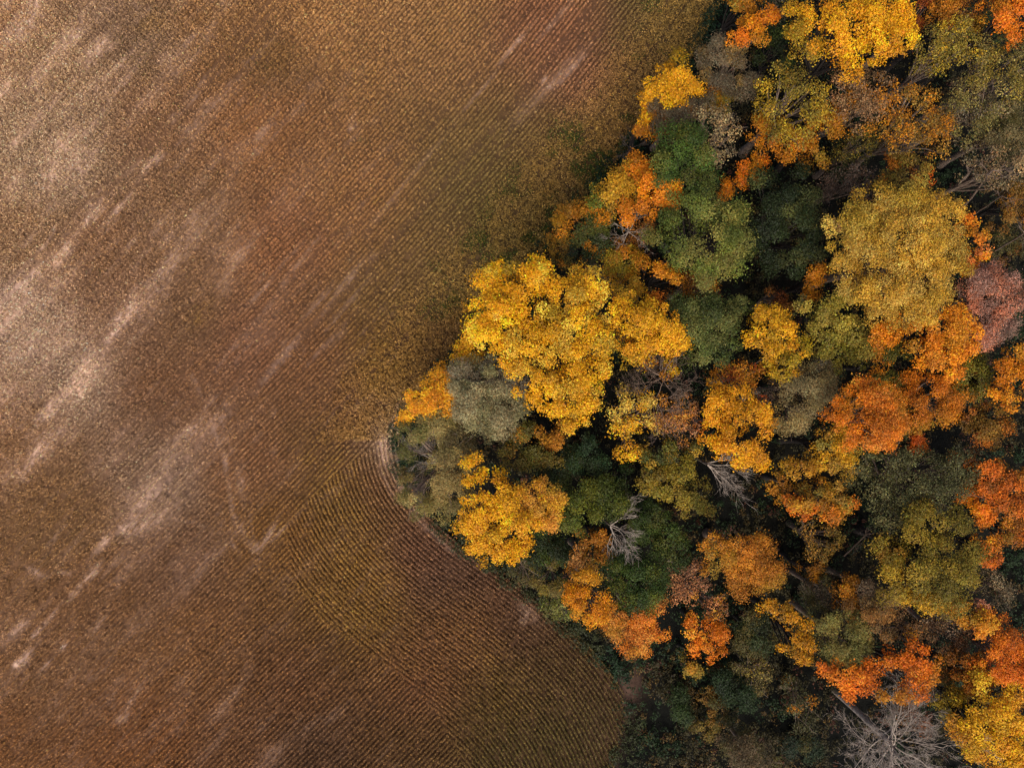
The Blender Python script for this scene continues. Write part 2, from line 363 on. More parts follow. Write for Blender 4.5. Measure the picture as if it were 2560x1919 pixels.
def wander(a, b, n=5, amp=.12, sag=0.0):
    a = np.asarray(a, float); b = np.asarray(b, float); t = np.linspace(0, 1, n)[:, None]
    L = np.linalg.norm(b-a); p = a*(1-t)+b*t
    off = np.cumsum(rng.normal(0, amp*L/n, (n, 3)), 0); off -= off[-1]*t
    off[0] = 0; p = p+off*np.sin(np.pi*t)**.5
    p[:, 2] += (np.sin(np.pi*t[:, 0])*sag*L)
    return p

# ---------------------------------------------------------------- trees
# style: leaf length, leaf aspect, clump radius, clumps per area, leaf cover, upward bias, twigs shown
STY = {
 'clump':  dict(ls=.155, asp=.62, rc=(.38,.78), cpa=1.75, cov=1.15, twig=4,  out=.9, flat=.62),
 'fine':   dict(ls=.13, asp=.55, rc=(.40,.70), cpa=2.2,  cov=.9, twig=8, out=.5, flat=.75),
 'feather':dict(ls=.19, asp=.24, rc=(.40,.80), cpa=2.3,  cov=.9, twig=22, out=.5, flat=.75),
 'sparse': dict(ls=.145, asp=.60, rc=(.40,.75), cpa=1.9,  cov=.5, twig=14, out=.4, flat=.7),
 'green':  dict(ls=.16, asp=.45, rc=(.50,.95), cpa=1.8,  cov=1.0, twig=4,  out=.8, flat=.65),
}
TREE_N = [0]; GREENISH = lin((150, 138, 34))
K_LEAF = 0.78
def make_tree(label, sty, h, col, lobes, col2=None, f2=.2, name='deciduous_tree', cat='tree', rzk=.85, group='trees of the autumn wood'):
    p = STY[sty]; TREE_N[0] += 1
    k = S*(H-h*.9)/H
    L = []
    for q in lobes:
        r = q[2]*k*1.13; c = q[3] if len(q) > 3 else None
        x, y = (q[0]-1280)*k, (959.5-q[1])*k
        L.append((x, y, r, c))
    A = sum(r*r for _, _, r, _ in L)
    cx = sum(x*r*r for x, y, r, _ in L)/A; cy = sum(y*r*r for x, y, r, _ in L)/A
    Rt = max(math.hypot(x-cx, y-cy)+r for x, y, r, _ in L)
    root = bpy.data.objects.new(name, None); C.objects.link(root)
    root.location = (cx, cy, 0); root.empty_display_size = 1
    prop(root, label, cat, group)
    # lobes in 3-D: the crown is a dome, outer lobes sit lower
    LB = []
    for x, y, r, c in L:
        d = math.hypot(x-cx, y-cy)/Rt
        rz = min(max(r*rzk, 1.0), h*.42); zc = h - rz - (d**2)*h*.13 - rng.uniform(0, .6)*(len(L) > 1)
        LB.append((x-cx, y-cy, zc, r, rz, c))
    pos = []; nrm = []; cols = []; cl = []
    base = leafc(col); base2 = leafc(col2) if col2 else base*np.array([.8, .85, .8])
    for i, (x, y, z, r, rz, c) in enumerate(LB):
        bc = leafc(c) if c else base
        m = max(5, int(p['cpa']*r*r/(np.mean(p['rc'])**2)))
        m2 = m + m//3
        rho = np.sqrt(rng.random(m2)); th = rng.uniform(0, 2*np.pi, m2)
        z0 = z + rz*np.sqrt(1-np.minimum(rho, .999)**2)*rng.uniform(.72, 1.05, m2)
        lo = np.arange(m2) >= m
        rho = np.where(lo, rng.uniform(.55, 1, m2), rho); z0 = np.where(lo, z-rz*rng.uniform(0, .75, m2), z0)
        wav = 1+.16*np.sin(th*3+i*2.1)+.1*np.sin(th*5+i)
        rr = rho*r*.92*wav*rng.uniform(.84, 1.15, m2)
        px_, py_ = x+rr*np.cos(th), y+rr*np.sin(th)
        bough = vnoise((px_+cx)*.75+TREE_N[0]*3.7, (py_+cy)*.75, 201)
        z0 = z0 + (bough-.5)*1.5*(~lo); keepc = (bough > (.17 if sty != 'fine' else .08)) | lo
        for j in range(m2):
            a, b, zz = px_[j], py_[j], z0[j]; bad = not keepc[j]
            for i2, (X, Y, Z, R_, RZ, _) in enumerate(LB):
                if i2 != i and not bad and ((a-X)/R_)**2+((b-Y)/R_)**2+((zz-Z)/RZ)**2 < .45: bad = True; break
            if bad: continue
            cl.append((a, b, zz, rng.uniform(*p['rc'])*min(1.0, .6+r/4.0), bc, lo[j], x, y, z))
    P_, N_, S_, C_ = [], [], [], []
    for (a, b, zz, rc, bc, low, lx, ly, lz) in cl:
        nl = int(2*np.pi*rc*rc*p['cov']/(p['ls']**2*p['asp']*.5)*(0.6 if low else 1)*.55)
        d = unit(rng.normal(size=(nl, 3))); d[:, 2] = np.where(rng.random(nl) < .7, np.abs(d[:, 2]), d[:, 2])
        rad = rc*np.where(rng.random(nl) < .14, rng.uniform(1.0, 1.55, nl), rng.uniform(.5, 1.08, nl))[:, None]
        q = d*rad; q[:, 2] *= p['flat']
        o = np.array([a-lx, b-ly, (zz-lz)]); o = o/(np.linalg.norm(o)+1e-6)
        n = unit(d*.6 + o*p['out']*.6 + np.array([0, 0, .55]) + rng.normal(0, .55, (nl, 3)))
        pick2 = rng.random() < f2
        cc = (base2 if pick2 else bc)*rng.lognormal(0, .2)
        pm = vnoise((a+cx)*.45+50, (b+cy)*.45, 211); cc = cc*(1+(pm-.5)*np.array([.45, .38, .3]))
        if sty in ('clump', 'fine') and bc[0] > .3:      # parts of a turning crown are still green
            gm = vnoise((a+cx)*.6+90, (b+cy)*.6, 223); gq = .38*sstep(.62, .86, gm)*(1.5 if low else 1)
            cc = cc*(1-min(gq, .8)) + GREENISH*min(gq, .8)
        cc = cc[None]*rng.lognormal(0, .38 if sty == 'sparse' else .26, (nl, 1))*np.array([1, 1, 1])
        hue = rng.normal(0, .09, (nl, 1)); cc = cc*np.concatenate([1+hue*.3, 1-hue, 1-hue*1.5], 1)
        P_.append(q+np.array([a, b, zz])); N_.append(n); S_.append(p['ls']*rng.uniform(.65, 1.35, nl)); C_.append(cc)
    Pp = np.concatenate(P_); Nn = np.concatenate(N_); Ss = np.concatenate(S_); Cc = np.concatenate(C_)
    V = leaf_quads(Pp, Nn, Ss, p['asp'])
    leaves_obj('crown', V, np.clip(Cc*K_LEAF, 0, .88), M_leaf, root)
    # trunk with its limbs
    T = Tubes(); zb = h*.45
    tr = .06+.014*h+.012*Rt
    lean = rng.normal(0, .25, 2)
    T.add(wander((0, 0, -.1), (lean[0], lean[1], zb), 5, .04), np.array([1.7, 1.05, .9, .8, .68])*tr, 8)
    tips = [c for c in cl if not c[5]]
    ms = min(len(tips), 7+len(LB)*2)
    idx = rng.choice(len(tips), ms, replace=False)
    ends = []
    for j in idx:
        a, b, zz = tips[j][:3]
        e = np.array([a*.9, b*.9, zz-.5]); s0 = np.array([lean[0], lean[1], zb*rng.uniform(.75, 1)])
        pth = wander(s0, e, 6, .1, .1); T.add(pth, np.linspace(tr*.42, .03, 6), 5); ends.append(pth)
    T.build('trunk', M_bark if sty in ('clump', 'green') else M_twig, root)
    if p['twig'] >= 10:
        T2 = Tubes()
        nt_ = int(p['twig']*A/ (3.0**2)*1.1)+8
        for _ in range(nt_):
            c = tips[rng.integers(len(tips))]; pth = ends[rng.integers(len(ends))]
            dd = [np.linalg.norm(e[3]-np.array(c[:3])) for e in ends]; pth = ends[int(np.argmin(dd))]
            s0 = pth[rng.integers(2, 5)]
            e = np.array(c[:3]) + rng.normal(0, .35, 3) + np.array([c[0]*.06, c[1]*.06, .25])
            T2.add(wander(s0, e, 5, .12, .05), np.linspace(.035, .012, 5), 3)
        T2.build('twigs', M_twig, root)
    return root

def branch_rec(T, start, dirv, length, rad, level, up=.0, out=None, spread=.55):
    n = 6; p = [start]; d = unit(dirv)
    for i in range(n):
        d = unit(d + rng.normal(0, .2, 3) + np.array([0, 0, up]) + (out*.04 if out is not None else 0))
        p.append(p[-1]+d*length/n)
    p = np.array(p); r = np.linspace(rad, rad*.42, n+1)
    T.add(p, r, 6 if level > 2 else 3 if level == 0 else 4)
    if level == 0: return
    nb = [0, 4, 5, 4, 3][level] if level < 5 else 3
    for j in range(nb):
        t = rng.uniform(.3, 1.0) if j else 1.0
        i = min(n, int(t*n)); dd = unit(p[min(i+1, n)]-p[max(i-1, 0)])
        nd = unit(dd + rng.normal(0, spread, 3)+(0 if out is None else out*.15))
        branch_rec(T, p[i], nd, length*rng.uniform(.45, .72), max(.011, r[i]*.62), level-1, up, out, spread)

def dead_tree(label, base_px, top_px, h, crown_r, limbs, mat, fork=.8, az=None, lev=3, name='dead_tree', rad=.2, twist=.55, elev=(.1, .9), limbrad=.5):
    """bare tree: base on the ground at base_px, fork seen at top_px at height h*fork"""
    x, y = P(*base_px); zf = h*fork; fx, fy = P(*top_px, zf)
    root = bpy.data.objects.new(name, None); C.objects.link(root); root.location = (x, y, 0); rad = rad*.75; crown_r = crown_r*(.9 if limbs < 10 else 1)
    prop(root, label, 'dead tree', 'bare dead trees in the wood')
    f = np.array([fx-x, fy-y, zf])
    T = Tubes(); T.add(wander((0, 0, -.1), f, 7, .02), np.linspace(rad*1.25, rad*.8, 7), 9); T.build('trunk', mat, root)
    for j in range(limbs):
        a = (2*np.pi*j/limbs+rng.normal(0, .25)) if az is None else R(rng.uniform(*az))
        el = rng.uniform(*elev)
        d = np.array([math.cos(a)*math.cos(el), math.sin(a)*math.cos(el), math.sin(el)])
        T = Tubes(); branch_rec(T, f*rng.uniform(.8 if limbs > 10 else .9, 1.0), d, crown_r*rng.uniform(.5, .68), rad*limbrad, lev, .01, d, twist)
        T.build('limb', M_dead if mat is M_dead else mat, root)
    return root
#TREES
GOLD=(252,172,24); YEL=(238,160,24); AMB=(206,132,26); ORG=(250,138,28); RORG=(236,112,30); RED=(206,98,38); GRN=(70,88,32); DGRN=(48,62,32); LGRN=(104,112,44)
OLV=(142,122,44); DOLV=(92,84,40); TAN=(150,130,84); GREY=(120,104,76); YOLV=(176,142,34); BRN=(150,96,36); PINK=(200,130,92); PALE_O=(196,158,72)
T = make_tree
# --- top edge
T('amber olive crown cut by the top edge, leftmost on that edge','clump',10,AMB,[(1850,15,40),(1880,40,26)],OLV,.4)
T('small orange crown near the top edge, above grey-olive tree','clump',13,ORG,[(1850,92,26),(1880,70,30),(1912,48,28),(1896,92,22)],RORG,.25)
T('dusky grey-brown crown at the top edge right of small orange crown','sparse',9,GREY,[(1935,15,38)],DGRN,.4)
T('dark green tree below small orange crown, beside the big top golden tree','green',8,DGRN,[(1930,110,42),(1955,160,34)],GRN,.3)
T('grey-olive feathery tree directly below the small orange crown near top','feather',12,GREY,[(1800,130,46),(1835,170,56),(1780,170,30),(1860,200,34)],(140,112,60),.4)
T('bright yellow tree nearest the field on the upper part of wood edge','clump',12,GOLD,[(1670,190,42),(1710,175,40),(1735,200,32),(1650,225,30),(1690,225,34),(1625,225,16)],YEL,.3)
T('grey-tan twiggy tree directly below the bright yellow upper-edge tree','feather',11,GREY,[(1700,275,46),(1660,270,34),(1665,310,34),(1730,270,26)],BRN,.25)
T('narrow yellow tree on the field edge left of the dark green tree','clump',10,YEL,[(1610,300,20),(1612,330,22),(1625,265,16),(1600,318,14)],AMB,.3)
T('small amber crown between two grey trees right of upper yellow tree','fine',9,AMB,[(1790,255,28),(1820,250,26)],OLV,.4)
T('thin pale-beige leafed tree right of the round dark green tree','sparse',13,(178,150,100),[(1790,300,38),(1815,350,36),(1830,310,28),(1795,385,24)],GREY,.3)
T('round deep green tree beside the field edge above the orange crowns','green',16,(72,98,38),[(1700,350,46),(1740,380,44),(1680,400,46),(1715,430,46),(1755,430,34),(1660,440,26)],LGRN,.3)
T('mottled olive and amber tree below left of the big top golden tree','sparse',15,YOLV,[(1960,220,52),(2010,240,52),(1940,280,50),(2000,300,54),(1950,190,34),(2050,280,36)],OLV,.5)
T('rusty amber crown left under mottled olive tree, above little orange crown','clump',11,(196,112,26),[(1895,310,36),(1940,345,34),(1970,370,30),(2010,370,32),(2040,350,28)],AMB,.45)
T('little orange crown right of the round deep green tree','clump',11,ORG,[(1868,410,24),(1895,405,24),(1885,435,24),(1868,445,16)],RORG,.4)
T('big golden tree cut by the top edge','clump',18,GOLD,[(2000,30,44),(2050,50,46),(2100,40,48),(2150,70,52),(2200,40,50),(2245,40,42),(2260,85,34),(2110,110,46),(2160,130,42),(2120,165,36),(2080,95,36),(2190,115,38),(2240,110,34),(2160,165,30),(2005,85,34,YOLV),(2015,130,34,YOLV)],(228,150,24),.3)
T('dull rusty brown crown at the top edge right of big golden tree','clump',13,(182,108,28),[(2345,20,36),(2395,25,42),(2420,45,28),(2360,60,28)],BRN,.4)
T('thin dark red strip of crown touching right side of top golden tree','fine',12,(160,66,30),[(2300,20,18),(2305,55,16)],RED,.4)
T('orange crown filling the top right corner','clump',16,(238,122,28),[(2510,25,44),(2550,50,44),(2535,90,30),(2490,50,26),(2550,5,40)],RORG,.35)
T('dark green gap tree between rusty brown and corner orange crowns','green',8,DGRN,[(2455,35,34),(2465,90,26)],GRN,.3)
T('open olive tree right below the big top golden tree','sparse',14,OLV,[(2330,110,40),(2375,95,40),(2400,130,38),(2340,160,36),(2400,80,26)],YOLV,.35)
T('olive-brown bushy tree on right edge below the corner orange crown','sparse',14,(132,116,58),[(2470,120,44),(2520,150,50),(2500,210,44),(2545,220,40),(2450,180,34)],OLV,.4)
T('grey-brown twiggy tree directly below the big top golden tree','sparse',14,(146,110,70),[(2130,215,44),(2180,225,50),(2220,260,40),(2150,270,46),(2100,250,32)],AMB,.3)
T('amber speckled open tree right of the mottled olive tree','sparse',14,(160,120,44),[(2280,260,44),(2320,300,50),(2270,330,44),(2330,360,46),(2240,300,34),(2290,390,34),(2240,370,28)],AMB,.35)
T('olive open tree with pale boughs below the olive-brown bushy tree','sparse',13,(140,124,62),[(2420,230,44),(2460,270,44),(2400,290,38),(2430,330,36)],GREY,.35)
T('grey-olive tree on right edge below the pale-boughed open tree','feather',12,(128,112,70),[(2520,300,44),(2545,350,44),(2500,350,34),(2550,270,34)],DOLV,.35)
T('amber crown with dark middle right of little orange crown','clump',13,AMB,[(2060,330,32),(2050,375,36),(2085,300,26),(2035,295,22)],(176,120,30),.4)
T('dark olive crown above the grey-brown bush north of big olive dome','sparse',10,DOLV,[(2140,370,44),(2170,340,34),(2110,400,30)],OLV,.3)
# --- upper slope edge
T('green-gold crown on field edge grading into orange at its upper side','clump',13,(196,146,34),[(1500,478,28,(120,132,44)),(1535,485,38),(1560,455,36),(1590,430,34,ORG),(1555,425,26),(1610,455,26,ORG),(1600,485,28),(1545,510,26),(1590,405,22,AMB)],ORG,.2)
T('vivid orange crown between green-gold edge crown and light green tree','clump',15,ORG,[(1640,480,34),(1605,500,34),(1665,500,32),(1575,520,24),(1655,525,28),(1680,490,20)],(250,140,40),.3)
T('dark green crown with orange tips jutting to field above big golden tree','clump',12,(86,92,34),[(1435,540,34,(180,126,34)),(1470,530,36),(1410,570,34,AMB),(1455,580,40,(90,96,44)),(1500,560,34),(1400,610,32,(150,110,30)),(1440,630,36,DGRN),(1490,600,36,(70,84,46)),(1420,650,26,(110,96,34)),(1520,530,22)],AMB,.28)
T('rusty orange crown behind the grey twigs below the vivid orange crown','sparse',10,(214,124,50),[(1600,560,32),(1620,590,28),(1580,590,22)],BRN,.3)
T('tall light green tree with pale tips right of the vivid orange crown','green',17,(104,118,48),[(1760,510,44),(1810,530,46),(1720,550,44),(1790,580,50),(1700,600,44),(1740,630,44),(1830,590,40),(1840,640,36),(1790,650,44),(1650,610,36,GRN),(1690,520,30,GRN),(1770,690,36),(1720,500,22)],(136,136,66),.35)
T('tiny amber crown right of the round deep green tree base','clump',11,AMB,[(1805,460,22),(1815,480,18)],ORG,.3)
T('amber crown just above right shoulder of the big golden tree','clump',11,AMB,[(1540,640,34),(1570,650,32),(1560,690,24),(1525,670,24)],YOLV,.35)
T('small grey-green shrub with reddish tinge above big golden tree','sparse',7,(110,100,76),[(1455,670,28),(1490,680,30)],(120,72,48),.2,name='bush',cat='bush')
T('amber tree turning orange below, touching right golden crown','clump',13,(214,146,30),[(1620,675,34),(1650,700,36),(1600,705,26),(1640,735,34,(232,118,26)),(1675,735,28,(226,110,28)),(1680,700,24)],AMB,.3)
T('thin coppery tree with dark gaps right of the amber-orange tree','sparse',10,(206,128,46),[(1720,690,26),(1740,715,34),(1700,720,26),(1765,730,22)],BRN,.3)
# --- middle column
T('tall dark green tree between light green tree and big olive dome','green',13,DGRN,[(1930,470,44),(1990,450,38),(1960,520,48),(2030,510,42),(1920,550,40),(2000,570,48),(1950,610,44),(2020,620,40),(1970,660,36),(1900,620,34)],(84,92,48),.35)
T('grey-brown twiggy bush touching the top left of big olive dome','sparse',11,(110,90,72),[(2090,440,34),(2130,455,38),(2170,465,30),(2080,480,26)],DGRN,.2)
T('olive crown with fiery red-orange right end above big olive dome','clump',13,(136,110,36),[(2220,420,34),(2260,440,36),(2225,460,30),(2300,420,30),(2330,450,30,(232,88,28)),(2310,475,24,RORG)],(176,98,26),.3)
T('biggest dome-shaped olive-yellow tree in the upper right of wood','fine',19,(214,164,52),[(2150,560,54),(2210,520,54),(2280,510,54),(2340,540,52),(2120,620,48),(2180,640,62),(2250,600,62),(2320,620,62),(2370,600,46),(2150,700,50),(2220,720,58),(2290,710,58),(2350,700,54),(2240,780,42),(2300,770,44),(2380,660,44),(2090,575,28,(178,128,84))],(216,176,76),.4,rzk=.8)
T('small amber oval crown left of the big olive dome','clump',12,(210,126,26),[(2035,680,22),(2035,710,24),(2030,735,16)],AMB,.4)
T('small dark rust crown just below the tall dark green tree','fine',9,(132,60,30),[(1950,740,24),(1968,765,16)],BRN,.3)
T('orange sliver of crown on the right rim of big olive dome','clump',15,RORG,[(2420,560,20),(2428,595,20),(2440,640,22,(230,120,70)),(2440,670,20,ORG)],ORG,.4)
T('pinkish twiggy tree right of the big olive dome','feather',15,(206,132,96),[(2470,660,30,(120,96,84)),(2500,700,36,(140,108,92)),(2460,720,42),(2500,750,42),(2450,770,36),(2485,800,42),(2460,840,32),(2520,820,32,(150,116,96)),(2440,690,26,ORG)],(168,124,104),.4)
T('tan open crown along right edge above the black gap with bare trunks','sparse',13,(146,120,80),[(2440,420,32),(2490,415,38),(2540,420,38),(2500,450,24)],GREY,.3)
T('dark amber crown on right edge under the tan open crown','clump',10,(140,100,34),[(2545,490,36),(2520,530,26),(2555,540,26)],AMB,.25)
T('dim olive crown near right edge beside the pinkish twiggy tree','clump',7,(78,72,32),[(2500,590,36),(2530,630,34),(2545,590,28)],(120,84,30),.3)
T('dark green tree on right edge below the dim olive crown','green',7,(38,50,28),[(2550,710,34),(2548,770,34),(2550,830,30)],DGRN,.4)
T('bright orange band of crown hugging the bottom of big olive dome','clump',16,ORG,[(2200,820,26),(2240,830,30),(2220,850,22),(2290,840,36),(2340,820,42),(2385,830,42),(2320,870,34),(2370,870,34),(2410,860,28),(2330,905,24),(2375,905,22),(2370,935,20),(2400,790,30),(2430,830,24)],(250,148,50),.3)
T('lumpy olive-yellow tree left below the big olive dome','clump',14,(150,132,46),[(2040,790,34),(2090,800,44),(2130,830,38),(2060,840,38),(2110,870,38),(2150,880,26),(2080,890,26),(2020,770,24,DOLV)],(176,152,60),.35)
T('olive green crown under the left end of bright orange band','green',12,(112,106,36),[(2200,880,36),(2240,900,36),(2180,930,30),(2230,950,28)],AMB,.25)
T('olive tree dotted with amber right of the broad orange crown pair','clump',12,(124,114,36),[(2400,920,34),(2440,940,34),(2410,970,32),(2450,900,28),(2450,980,26)],AMB,.3)
T('orange-gold crown on right edge beside the olive amber-dotted tree','clump',15,(246,146,30),[(2540,900,32,(210,130,34)),(2510,930,30),(2545,950,36),(2530,990,34),(2495,970,22),(2555,1010,26)],ORG,.3)
T('large rounded orange crown left of its orange neighbour, pink-topped','fine',18,(244,122,30),[(2165,970,30),(2200,1010,46),(2150,1010,44),(2110,1030,34),(2180,1060,52),(2220,1060,40),(2150,1085,40),(2200,1100,34),(2125,1000,28)],(244,138,60),.35)
T('orange oval crown right of the large rounded orange crown','fine',14,(216,112,28),[(2290,970,38),(2330,980,40),(2370,1000,36),(2290,1020,40),(2340,1030,38),(2300,1060,30),(2385,1010,24)],(188,104,30),.35)
T('dim amber-olive crown with red flecks left below edge orange-gold crown','clump',11,(132,96,32),[(2440,1030,34),(2490,1050,38),(2520,1020,30),(2460,1080,34),(2500,1100,30),(2410,1060,26)],(176,96,36),.2)
T('small red-orange crown between two black gaps, under orange oval','clump',11,(216,82,34),[(2280,1095,20),(2300,1115,20)],RORG,.4)
T('grey-green slim crown squeezed between the two orange crowns','green',11,(96,96,48),[(2235,980,26),(2240,1030,24),(2250,1070,20)],OLV,.3)
T('wide dark olive crown in the lower right with dull grey boughs','sparse',13,(100,96,54),[(2170,1150,44),(2230,1160,48),(2290,1170,50),(2350,1180,50),(2400,1170,44),(2200,1220,48),(2260,1240,50),(2320,1250,46),(2380,1230,44),(2150,1210,38),(2230,1290,40),(2290,1300,36),(2410,1220,34)],(74,76,42),.4)
T('small rust crown at the right end of wide dark olive crown','clump',11,(186,104,34),[(2425,1150,26),(2440,1190,24),(2435,1220,20)],BRN,.35)
T('deep red crown on right edge beside black gap','clump',13,(212,98,36),[(2480,1180,24),(2530,1170,30),(2470,1215,24),(2530,1220,34),(2550,1190,26),(2490,1235,22),(2510,1250,20),(2550,1260,28)],(160,86,34),.35)
T('compact orange crown left of the deep red crown','clump',12,(232,108,26),[(2430,1250,22),(2450,1270,24),(2470,1285,20),(2460,1305,16)],ORG,.35)
T('brown-rust crown on right edge under the deep red crown','clump',11,(160,90,32),[(2520,1290,32),(2550,1310,32),(2510,1330,28),(2545,1345,26),(2535,1275,14,ORG)],RORG,.25)
T('broad yellow-olive crown in lower right below wide dark olive crown','green',15,(130,112,34),[(2330,1300,44),(2390,1320,46),(2290,1350,46),(2350,1370,50),(2420,1370,42),(2250,1380,40,(180,128,34)),(2300,1420,46),(2370,1430,46),(2430,1430,34),(2240,1420,32,YOLV),(2260,1470,40,(210,160,34)),(2320,1480,46,(206,156,34)),(2380,1490,34),(2290,1510,28)],(160,132,38),.35)
T('small rust-orange crown on right side of broad yellow-olive crown','clump',13,(206,94,28),[(2465,1350,22),(2480,1375,22),(2465,1405,16)],ORG,.3)
T('grey-tan thin crown right of the lower broad yellow-olive crown','sparse',11,(134,114,80),[(2480,1450,28),(2500,1485,34),(2460,1490,28)],GREY,.4)
# --- middle
T('green tree right of the golden trees, above amber mottled crown','green',14,(80,94,44),[(1740,780,40),(1790,780,40),(1730,830,40),(1780,840,46),(1820,800,38),(1760,880,40),(1810,870,36),(1850,760,34),(1710,760,26)],(108,116,62),.4)
T('yellow crown right of green tree with lime lower lobe','clump',15,(244,168,28),[(1930,790,34),(1950,830,34),(1910,840,34),(1930,870,28),(1985,880,32,(196,164,34)),(1950,915,32,(196,156,30)),(1975,910,26,(196,164,34)),(1900,780,22)],YEL,.3)
T('amber mottled crown with red flecks below the yellow lime crown','sparse',12,(208,134,32),[(1830,930,32),(1870,940,34),(1900,960,34),(1840,970,26),(1800,920,22),(1885,985,22)],(180,70,40),.15)
T('grey-olive round feathery tree left of the pink-topped orange crown','feather',14,(140,122,78),[(2020,930,38,(112,96,72)),(2040,970,42),(2000,970,40),(1990,1030,38),(2020,1010,30),(1965,1050,28),(2050,930,28)],(160,138,82),.4)
T('dark grey-brown thin crown between golden and grey-olive round trees','sparse',10,(100,82,66),[(1920,1000,30),(1945,960,26),(1940,1040,26)],DGRN,.25)
T('golden crown in the middle of wood, under amber mottled crown','clump',16,(246,162,24),[(1780,980,26),(1800,1005,34),(1850,1000,34),(1890,1030,32),(1905,1060,26),(1840,1045,34),(1790,1040,26),(1780,1080,30,YEL),(1830,1090,38),(1860,1120,34),(1890,1140,28),(1800,1120,26),(1850,1150,24),(1905,1160,20)],(226,146,26),.35)
T('thin pale yellow tree with bare boughs under big golden tree','sparse',13,(222,180,70),[(1570,1000,34),(1600,1040,38),(1570,1070,32),(1620,1080,34),(1560,1120,22,YEL),(1545,1030,22),(1610,1000,26),(1580,1130,16,YEL)],YEL,.35)
T('pink-brown and orange twiggy crown left of middle golden crown','sparse',13,(216,134,66),[(1690,1010,30),(1720,1040,34),(1680,1060,32),(1720,1080,30,(226,108,40)),(1650,1050,26),(1700,1100,24)],(170,120,80),.35)
T('small yellow tuft tree between bare boughs and green tree','sparse',12,YEL,[(1625,905,20),(1655,920,26),(1680,915,16)],AMB,.3)
T('olive-yellow leafed tree left of the white dead snag','clump',13,(156,128,40),[(1640,1150,34,(90,96,38)),(1680,1140,34,(100,100,40)),(1700,1180,36),(1665,1200,38),(1640,1220,28),(1690,1230,30),(1720,1130,24,(110,104,40)),(1620,1190,24)],(186,146,44),.35)
T('small dull olive crown below the white dead snag','clump',10,(116,106,36),[(1745,1230,30),(1730,1265,28),(1765,1250,24)],OLV,.3)
T('yellow and dark green crown left of the wide dark olive crown','clump',14,(230,160,30),[(2080,1090,34),(2110,1120,32),(2070,1140,34),(2110,1160,30),(2060,1100,24,(130,116,44)),(2040,1130,26),(2090,1180,26),(2120,1080,22)],(176,130,34),.3)
T('amber crown with fiery lower rim above the black gap','clump',13,(206,146,36),[(1990,1180,30),(2020,1190,30),(1960,1210,28,(190,124,32)),(2040,1230,34,(170,136,50)),(1990,1240,30),(2080,1240,30,(176,134,50)),(1975,1250,22,RORG),(2010,1265,22,RORG),(2060,1275,24,(220,120,34)),(2100,1285,22,RORG),(2125,1270,20,(226,104,30))],(190,120,34),.3)
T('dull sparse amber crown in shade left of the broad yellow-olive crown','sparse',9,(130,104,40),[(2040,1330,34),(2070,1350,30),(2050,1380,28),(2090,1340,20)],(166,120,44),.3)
T('rust tuft above a small grey crown, right of the brown-orange dome','clump',8,(150,92,30),[(2020,1420,22),(2035,1440,16)],AMB,.3)
T('brown-orange dome crown standing alone amid black gaps','fine',14,(196,116,40),[(1800,1370,32,(140,108,38)),(1850,1370,40),(1830,1410,44),(1890,1400,44),(1870,1440,42),(1920,1420,34),(1900,1380,36),(1930,1440,22),(1790,1420,26,(150,116,36)),(1890,1460,28)],(214,132,44),.35)
T('pinkish-brown crown left of the brown-orange dome','sparse',11,(190,126,76),[(1700,1440,32),(1730,1460,34),(1690,1480,28),(1730,1420,26)],(150,104,72),.3)
T('dark green crown left of the brown-orange dome, under olive-yellow tree','green',11,(64,84,30),[(1650,1290,34),(1670,1330,36),(1640,1340,30),(1690,1380,34),(1650,1380,30),(1610,1310,26)],(96,104,38),.3)
T('grey bush crown between brown-orange dome and broad yellow-olive crown','feather',9,(104,90,68),[(2040,1480,32),(2070,1460,30),(2060,1500,28)],DOLV,.3)
T('thin amber tuft on top of the lower olive tree','clump',11,(186,122,36),[(2110,1470,20),(2125,1500,22),(2130,1460,14)],AMB,.3)
T('pale grey-brown feathery crown left of the golden-olive lower crown','feather',11,(134,112,84),[(2180,1480,34),(2200,1500,28),(2160,1500,24)],GREY,.3)
# --- left promontory
BG=[(1220,700,46),(1195,745,36),(1305,725,56),(1332,665,34),(1345,700,36),(1245,770,56),(1330,780,54),(1395,740,44),(1425,757,46),(1462,710,38),(1490,735,34),(1510,775,38),(1200,805,40),(1270,820,50),(1390,810,48),(1440,800,40),(1215,840,34),(1270,877,42),(1330,850,42),(1378,870,50),(1486,860,44),(1430,860,38),(1305,925,32),(1300,965,26),(1325,955,26),(1365,955,38),(1345,990,28),(1438,938,42),(1420,985,36),(1470,990,34),(1500,930,34),(1400,1020,28),(1450,1030,28),(1425,1055,20),(1250,720,30,(190,150,30)),(1280,665,22,(190,150,30)),(1440,830,30,(150,130,34))]
T('biggest golden-yellow tree, dominating the left side of the wood','clump',18,GOLD,BG,(244,186,60),.25,rzk=.75)
T('golden tree joined to the right side of biggest golden-yellow tree','clump',16,(252,176,30),[(1560,740,30,(206,150,32)),(1575,770,36),(1640,775,32),(1582,817,38),(1625,810,30),(1660,815,32),(1578,870,34),(1625,860,32),(1660,860,32),(1695,870,22),(1690,835,20),(1545,870,26,(150,130,34)),(1550,900,22,(170,140,34))],(240,160,26),.3)
T('small yellow crown on the field edge under biggest golden-yellow tree','clump',9,(236,162,26),[(1155,885,24),(1180,880,26),(1190,900,16),(1170,860,18)],AMB,.3)
T('yellow-orange tree at the leftmost wood edge above the silvery willow','clump',11,(252,166,34),[(1095,935,28),(1110,965,32),(1075,970,34),(1060,1000,26),(1115,1010,26),(1035,1015,20),(1080,1015,22),(1010,1045,14),(1030,990,14),(1125,985,20),(1085,925,16)],(244,150,40),.3)
